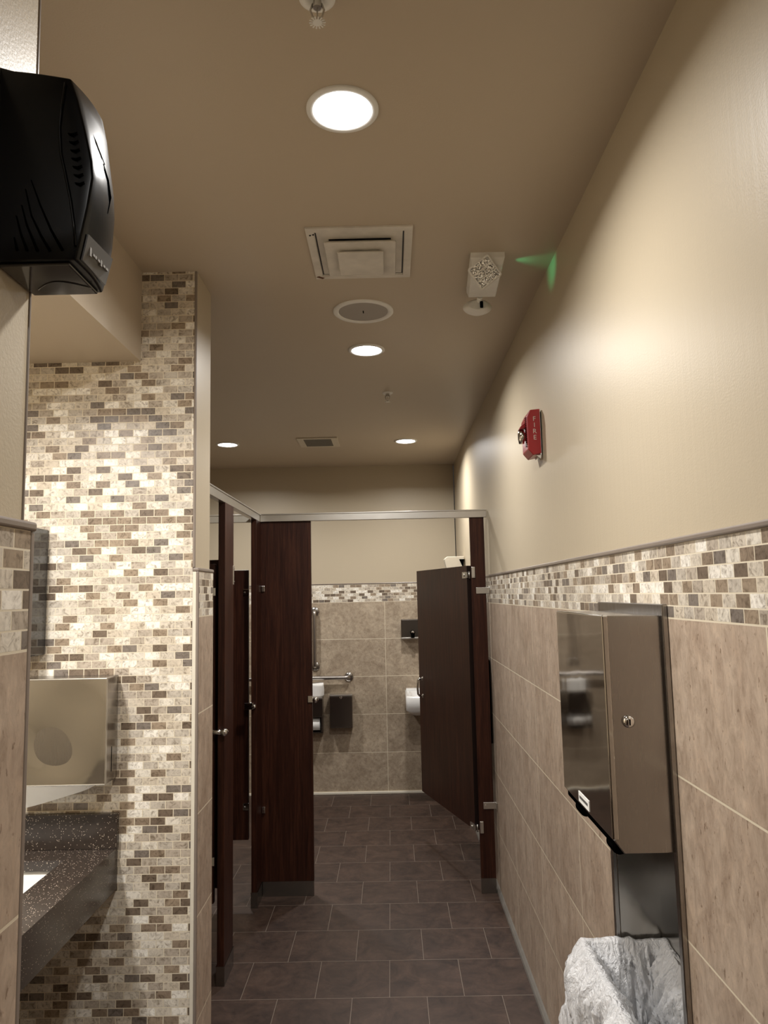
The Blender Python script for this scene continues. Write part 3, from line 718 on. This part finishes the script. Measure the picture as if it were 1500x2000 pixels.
b = B(); b.lathe([(.02, 0), (.054, .001), (.056, .05), (.054, .108), (.02, .108), (.02, 0)], (-.635, YB-.065, .7965), 'z', 32)
b = B(); rows = []
for i in range(8):
    u = i/7; rows.append([(-.648+.082*math.cos(a)*(1+.04*math.sin(3*a+4*u)), YB-.066+.055*math.sin(a)*(1+.04*math.sin(5*a)), .7965+.108*u+.006*math.sin(2*a)*u) for a in [k_*math.tau/30 for k_ in range(30)]])
V = b.grid(rows, 0, True); b.bm.faces.new(V[0][::-1]); b.bm.faces.new(V[-1])
tag(b.obj('toilet_paper_roll', 'paper', None, (-.64, YB-.066, .797)), 'spare white toilet roll standing on top of the steel dispenser', 'toilet roll')
t = thing('sanitary_disposal_box', (-.425, YB, .547), 'dark steel disposal box with hinged lid under the grab bar', 'disposal box')
B().box(-.518, -.333, YB-.095, YB-.001, .547, .795, .003).obj('body', 'steel_d', t)
B().box(-.520, -.331, YB-.100, YB-.001, .797, .812, .003).obj('lid', 'alu', t)
b = B(); b.lathe([(0, -.003), (.010, -.003), (.012, 0)], (-.425, YB-.0955, .790), 'y', 20); b.obj('finger_notch', 'chrome', t)
t = thing('soap_dispenser', (.18, YB, 1.25), 'horizontal steel soap dispenser with black push valve above the sink', 'soap dispenser')
B().box(.082, .300, YB-.075, YB-.001, 1.262, 1.412, .006, 3).obj('tank', 'steel_d', t)
B().box(.082, .300, YB-.082, YB-.001, 1.252, 1.262, .002).obj('drip_tray', 'alu', t)
b = B(); b.lathe([(0, -.025), (.018, -.025), (.020, -.01), (.015, 0)], (.176, YB-.075, 1.302), 'y', 20); b.box(.162, .190, YB-.11, YB-.083, 1.262, 1.298, .004); b.obj('push_valve', 'blackm', t)
B().lathe([(0, -.005), (.013, -.004), (.013, 0)], (.176, YB-.099, 1.306), 'y', 20).obj('push_button', 'chrome', t)
# wall-hung sink
t = thing('wall_sink', (.31, YB-.22, .70), 'white wall-hung sink at the back, partly hidden by the open door', 'sink')
b = B(); X0, X1, Y0, Y1 = .102, .520, 5.855, YB-.001

def ring(x0, x1, y0, y1, z, r, n=6):
    o = []
    for cx_, cy_, a0 in ((x1-r, y0+r, -90), (x1-r, y1-r, 0), (x0+r, y1-r, 90), (x0+r, y0+r, 180)):
        for k in range(n+1): a = math.radians(a0+90*k/n); o.append((cx_+r*math.cos(a), cy_+r*math.sin(a), z))
    return o
V = b.grid([ring(X0+.05, X1-.05, Y0+.06, Y1, .680, .04), ring(X0+.02, X1-.02, Y0+.02, Y1, .705, .03), ring(X0, X1, Y0, Y1, .725, .03), ring(X0, X1, Y0, Y1, .824, .03), ring(X0+.004, X1-.004, Y0+.004, Y1, .831, .028), ring(X0+.035, X1-.035, Y0+.030, Y1-.12, .831, .05), ring(X0+.042, X1-.042, Y0+.040, Y1-.13, .822, .05), ring(X0+.07, X1-.07, Y0+.07, Y1-.16, .745, .06), ring(X0+.16, X1-.16, Y0+.15, Y1-.23, .735, .02)], 0, True)
b.bm.faces.new(V[-1]); b.bm.faces.new(V[0][::-1]); b.box(X0+.008, X1-.008, Y1-.075, Y1, .822, .846, .006)
b.obj('basin', 'porcelain', t)
b = B(); b.cyl((.31, Y1-.045, .838), .016, .05); b.tube([(.31, Y1-.045, .88), (.31, Y1-.06, .905), (.31, Y1-.13, .900), (.31, Y1-.145, .885)], .010, 12); b.obj('faucet', 'chrome', t)
B().tube([(.31, Y0+.2, .72), (.31, Y0+.2, .55), (.31, Y0+.26, .50), (.31, Y1, .50)], .018, 14).obj('drain_pipe', 'chrome', t)
# fittings on the right wall inside the stall
t = thing('wall_box', (XR, 5.63, 1.76), 'cream box on the right wall just above the open door', 'wall fixture')
b = B(); b.poly([(XR-.001, 5.57, 1.76), (XR-.125, 5.57, 1.76), (XR-.150, 5.57, 1.875), (XR-.130, 5.57, 1.893), (XR-.001, 5.57, 1.893)], (0, .12, 0), bev=.004); b.obj('cover', 'cream', t)
B().poly([(XR-.001, 5.565, 1.872), (XR-.040, 5.565, 1.872), (XR-.010, 5.565, 1.80)], (0, .003, 0)).obj('bracket', 'blackm', t)
t = thing('waste_receptacle', (XR, 5.42, .50), 'steel wall receptacle glimpsed in the slit beside the open door', 'waste receptacle')
b = B(); b.box(XR-.085, XR-.001, 5.30, 5.60, .55, 1.20, .012, 3); b.obj('body', 'steel', t); B().box(XR-.083, XR-.001, 5.302, 5.598, 1.20, 1.255, .012, 3).obj('lid', 'white', t)
t = thing('wall_cabinet', (XR, 4.45, .77), 'narrow black box in the gap between right pilaster and tiled wall', 'wall fixture')
B().box(XR-.040, XR-.001, 4.300, 4.60, .775, 1.237, .003).obj('body', 'blackm', t); B().box(XR-.043, XR-.040, 4.310, 4.59, .785, 1.227, .001).obj('front', 'grey', t)

# ------------------------------------------------------------------ recessed towel and waste unit, right wall
XI = XR+.105
t = thing('towel_and_waste_unit', (XR, 1.75, .25), 'tall recessed stainless steel towel and waste unit on the right wall', 'towel dispenser')
b = B(); fz0, fz1, fy0, fy1 = .235, 1.590, 1.516, 1.982
b.box(XR-.012, XR-.0005, fy0, HY0+.002, fz0, fz1, .002); b.box(XR-.012, XR-.0005, HY1-.002, fy1, fz0, fz1, .002)
b.box(XR-.0115, XR-.0005, HY0, HY1, HZ1-.012, fz1, .002); b.box(XR-.0115, XR-.0005, HY0, HY1, fz0, HZ0+.002, .002)
b.obj('frame', 'steel', t)
b = B(); e = .0015
b.box(XI-e, XI, HY0, HY1, HZ0, HZ1); b.box(XR+.0005, XI, HY0, HY0+e, HZ0, HZ1); b.box(XR+.0005, XI, HY1-e, HY1, HZ0, HZ1); b.box(XR+.0005, XI, HY0, HY1, HZ1-e, HZ1); b.box(XR+.0005, XI, HY0, HY1, HZ0, HZ0+e)
b.obj('recess_liner', 'steel_d2', t)
cx0 = .431
b = B(); b.poly([(cx0, HY0-.002, 1.128), (cx0+.018, HY0-.002, 1.104), (XR-.006, HY0-.002, 1.104), (XR-.006, HY0-.002, 1.567), (cx0+.004, HY0-.002, 1.569), (cx0, HY0-.002, 1.565)], (0, .404, 0), bev=.0018); cab = b.obj('towel_cabinet', 'steel', t)
b = B(); b.box(cx0-.004, cx0+.010, HY0-.005, HY0+.408, 1.130, 1.570, .0035, 3); door = sub(b, 'door', 'steel_sm', cab)
b = B(); b.lathe([(0, -.010), (.006, -.010), (.009, -.0085), (.0118, -.006), (.0125, 0)], (.4712, HY0-.002, 1.358), 'y', 28)
sub(b, 'lock', 'chrome', cab)
b = B(); b.box(.4699, .4725, HY0-.0128, HY0-.0119, 1.352, 1.364); sub(b, 'keyhole', 'blackm', cab)
b = B(); b.poly([(cx0-.0042, HY0+.255, 1.160), (cx0-.0042, HY0+.165, 1.160), (cx0-.0042, HY0+.165, 1.137), (cx0-.0042, HY0+.255, 1.137)], (-.001, 0, 0)); lb = sub(b, 'label', 'paper', cab)
b = B()
for k_ in range(9): y = HY0+.175+k_*.0082; b.box(cx0-.0058, cx0-.0052, y, y+.0055, 1.146, 1.152)
o_ = b.obj('print', 'grey', None, t.location); o_.location = (0, 0, 0); o_.parent = cab
b = B()
b.box(cx0+.002, cx0+.030, HY0+.004, HY0+.398, 1.112, 1.132, .004)
for yy in (HY0+.045, HY0+.300): b.lathe([(0, 0), (.014, .002), (.017, .010), (.017, .045), (.013, .055), (0, .056)], (cx0+.018, yy-.028, 1.110), 'y', 20)
sub(b, 'feed_roller', 'blackm', cab)

# waste bin inside the recess, with its liner
BX0, BX1, BY0, BY1, BZ0, BZ1 = .462, XI-.006, 1.560, 1.952, .27, .752
t = thing('waste_bin', ((BX0+BX1)/2, (BY0+BY1)/2, .27), 'steel waste bin standing in the recess under the towel cabinet', 'waste bin')
b = B(); w_ = .0025
b.box(BX0, BX0+w_, BY0, BY1, BZ0, BZ1); b.box(BX1-w_, BX1, BY0, BY1, BZ0, BZ1); b.box(BX0, BX1, BY0, BY0+w_, BZ0, BZ1); b.box(BX0, BX1, BY1-w_, BY1, BZ0, BZ1); b.box(BX0, BX1, BY0, BY1, BZ0, BZ0+w_)
b.obj('shell', 'steel_d', t)

def rim(u):                     # u in 0..1 round the bin rim, rounded rectangle; returns point, outward normal
    x0, x1, y0, y1, r = BX0, BX1, BY0, BY1, .018
    segs = []; N = 4
    P = [(x0, y0), (x1, y0), (x1, y1), (x0, y1)]
    L_ = [x1-x0, y1-y0, x1-x0, y1-y0]; tot = sum(L_); s = (u % 1)*tot
    for i in range(4):
        if s <= L_[i]:
            a, c = Vector(P[i]), Vector(P[(i+1) % 4]); k = s/L_[i]; p_ = a.lerp(c, k)
            nn = [Vector((0, -1)), Vector((1, 0)), Vector((0, 1)), Vector((-1, 0))]
            n_ = nn[i].copy(); e_ = .12
            if k < e_: n_ = nn[i].lerp(nn[i-1], .5*(1-k/e_))
            if k > 1-e_: n_ = nn[i].lerp(nn[(i+1) % 4], .5*(1-(1-k)/e_))
            return p_, n_.normalized(), i, k
        s -= L_[i]
    return Vector(P[0]), Vector((-1, 0)), 3, 1
NU = 420
def ridge(x, y, z): return (1-abs(noise.noise(Vector((x, y, z))))*2.2)
def around(u, f):                # seamless coordinate round the rim
    return math.cos(u*math.tau)*f, math.sin(u*math.tau)*f
rows = []; NI, NO = 40, 40
for j_ in range(NI+NO+1):
    side = 0 if j_ < NI else 1
    s_ = (NI-j_)/NI if side == 0 else (j_-NI)/NO
    s_ = s_**1.4
    r = []
    for k_ in range(NU):
        u = k_/NU; p_, n_, i, kk = rim(u); ax, ay = around(u, 2.6); bx_, by_ = around(u, 6.5)
        w1 = s_*2.2 + side*9
        slant = .9*s_
        a2x, a2y = around(u+slant*.06, 3.4)
        f1 = ridge(a2x, a2y, w1*.55+.5); f2 = ridge(*around(u-slant*.05, 8.5), w1*.8+3); f3 = noise.noise(Vector((ax*.6, ay*.6, w1*1.3)))
        f4 = ridge(*around(u+.11*math.sin(7*s_), 19), w1*1.8)
        rz = BZ1+.010+.010*noise.noise(Vector((bx_*.6, by_*.6, 2)))+.004*noise.noise(Vector((bx_*2, by_*2, 5)))
        amp = min(1, s_*9)
        if side == 0:
            off = -(.004+.045*min(1, s_*2.2)+amp*(.018*f1+.014*f2+.007*f4+.016*f3))
            off = min(off, -.004); z = rz-s_*.34-.014*f1*amp*(1-s_)
            if i == 1: z -= .02*math.sin(math.pi*kk)*(1-s_)
        else:
            out = 1.0 if i == 3 else (max(0, min(1, ((XR-.012)-p_.x)/.03)) if i in (0, 2) else 0)
            fl = .008+.034*math.sin(min(1, s_*1.8)*math.pi/2)+amp*(.016*f1+.014*f2+.007*f4+.022*f3)
            if i in (0, 2): fl = min(fl, .024)
            off = .003+max(.002, fl)*out
            z = rz-s_*(.12+.30*out)
        q2 = p_+n_*off
        x = min(q2.x, XI-.003); y = max(HY0+.004, min(HY1-.004, q2.y))
        r.append((x, y, z))
    rows.append(r)
b = B(); b.grid(rows, 0, True)
tag(b.obj('trash_bag', 'film', None, (.55, 1.75, .5)), 'crumpled white plastic bag lining the waste bin below the towel cabinet', 'trash bag')
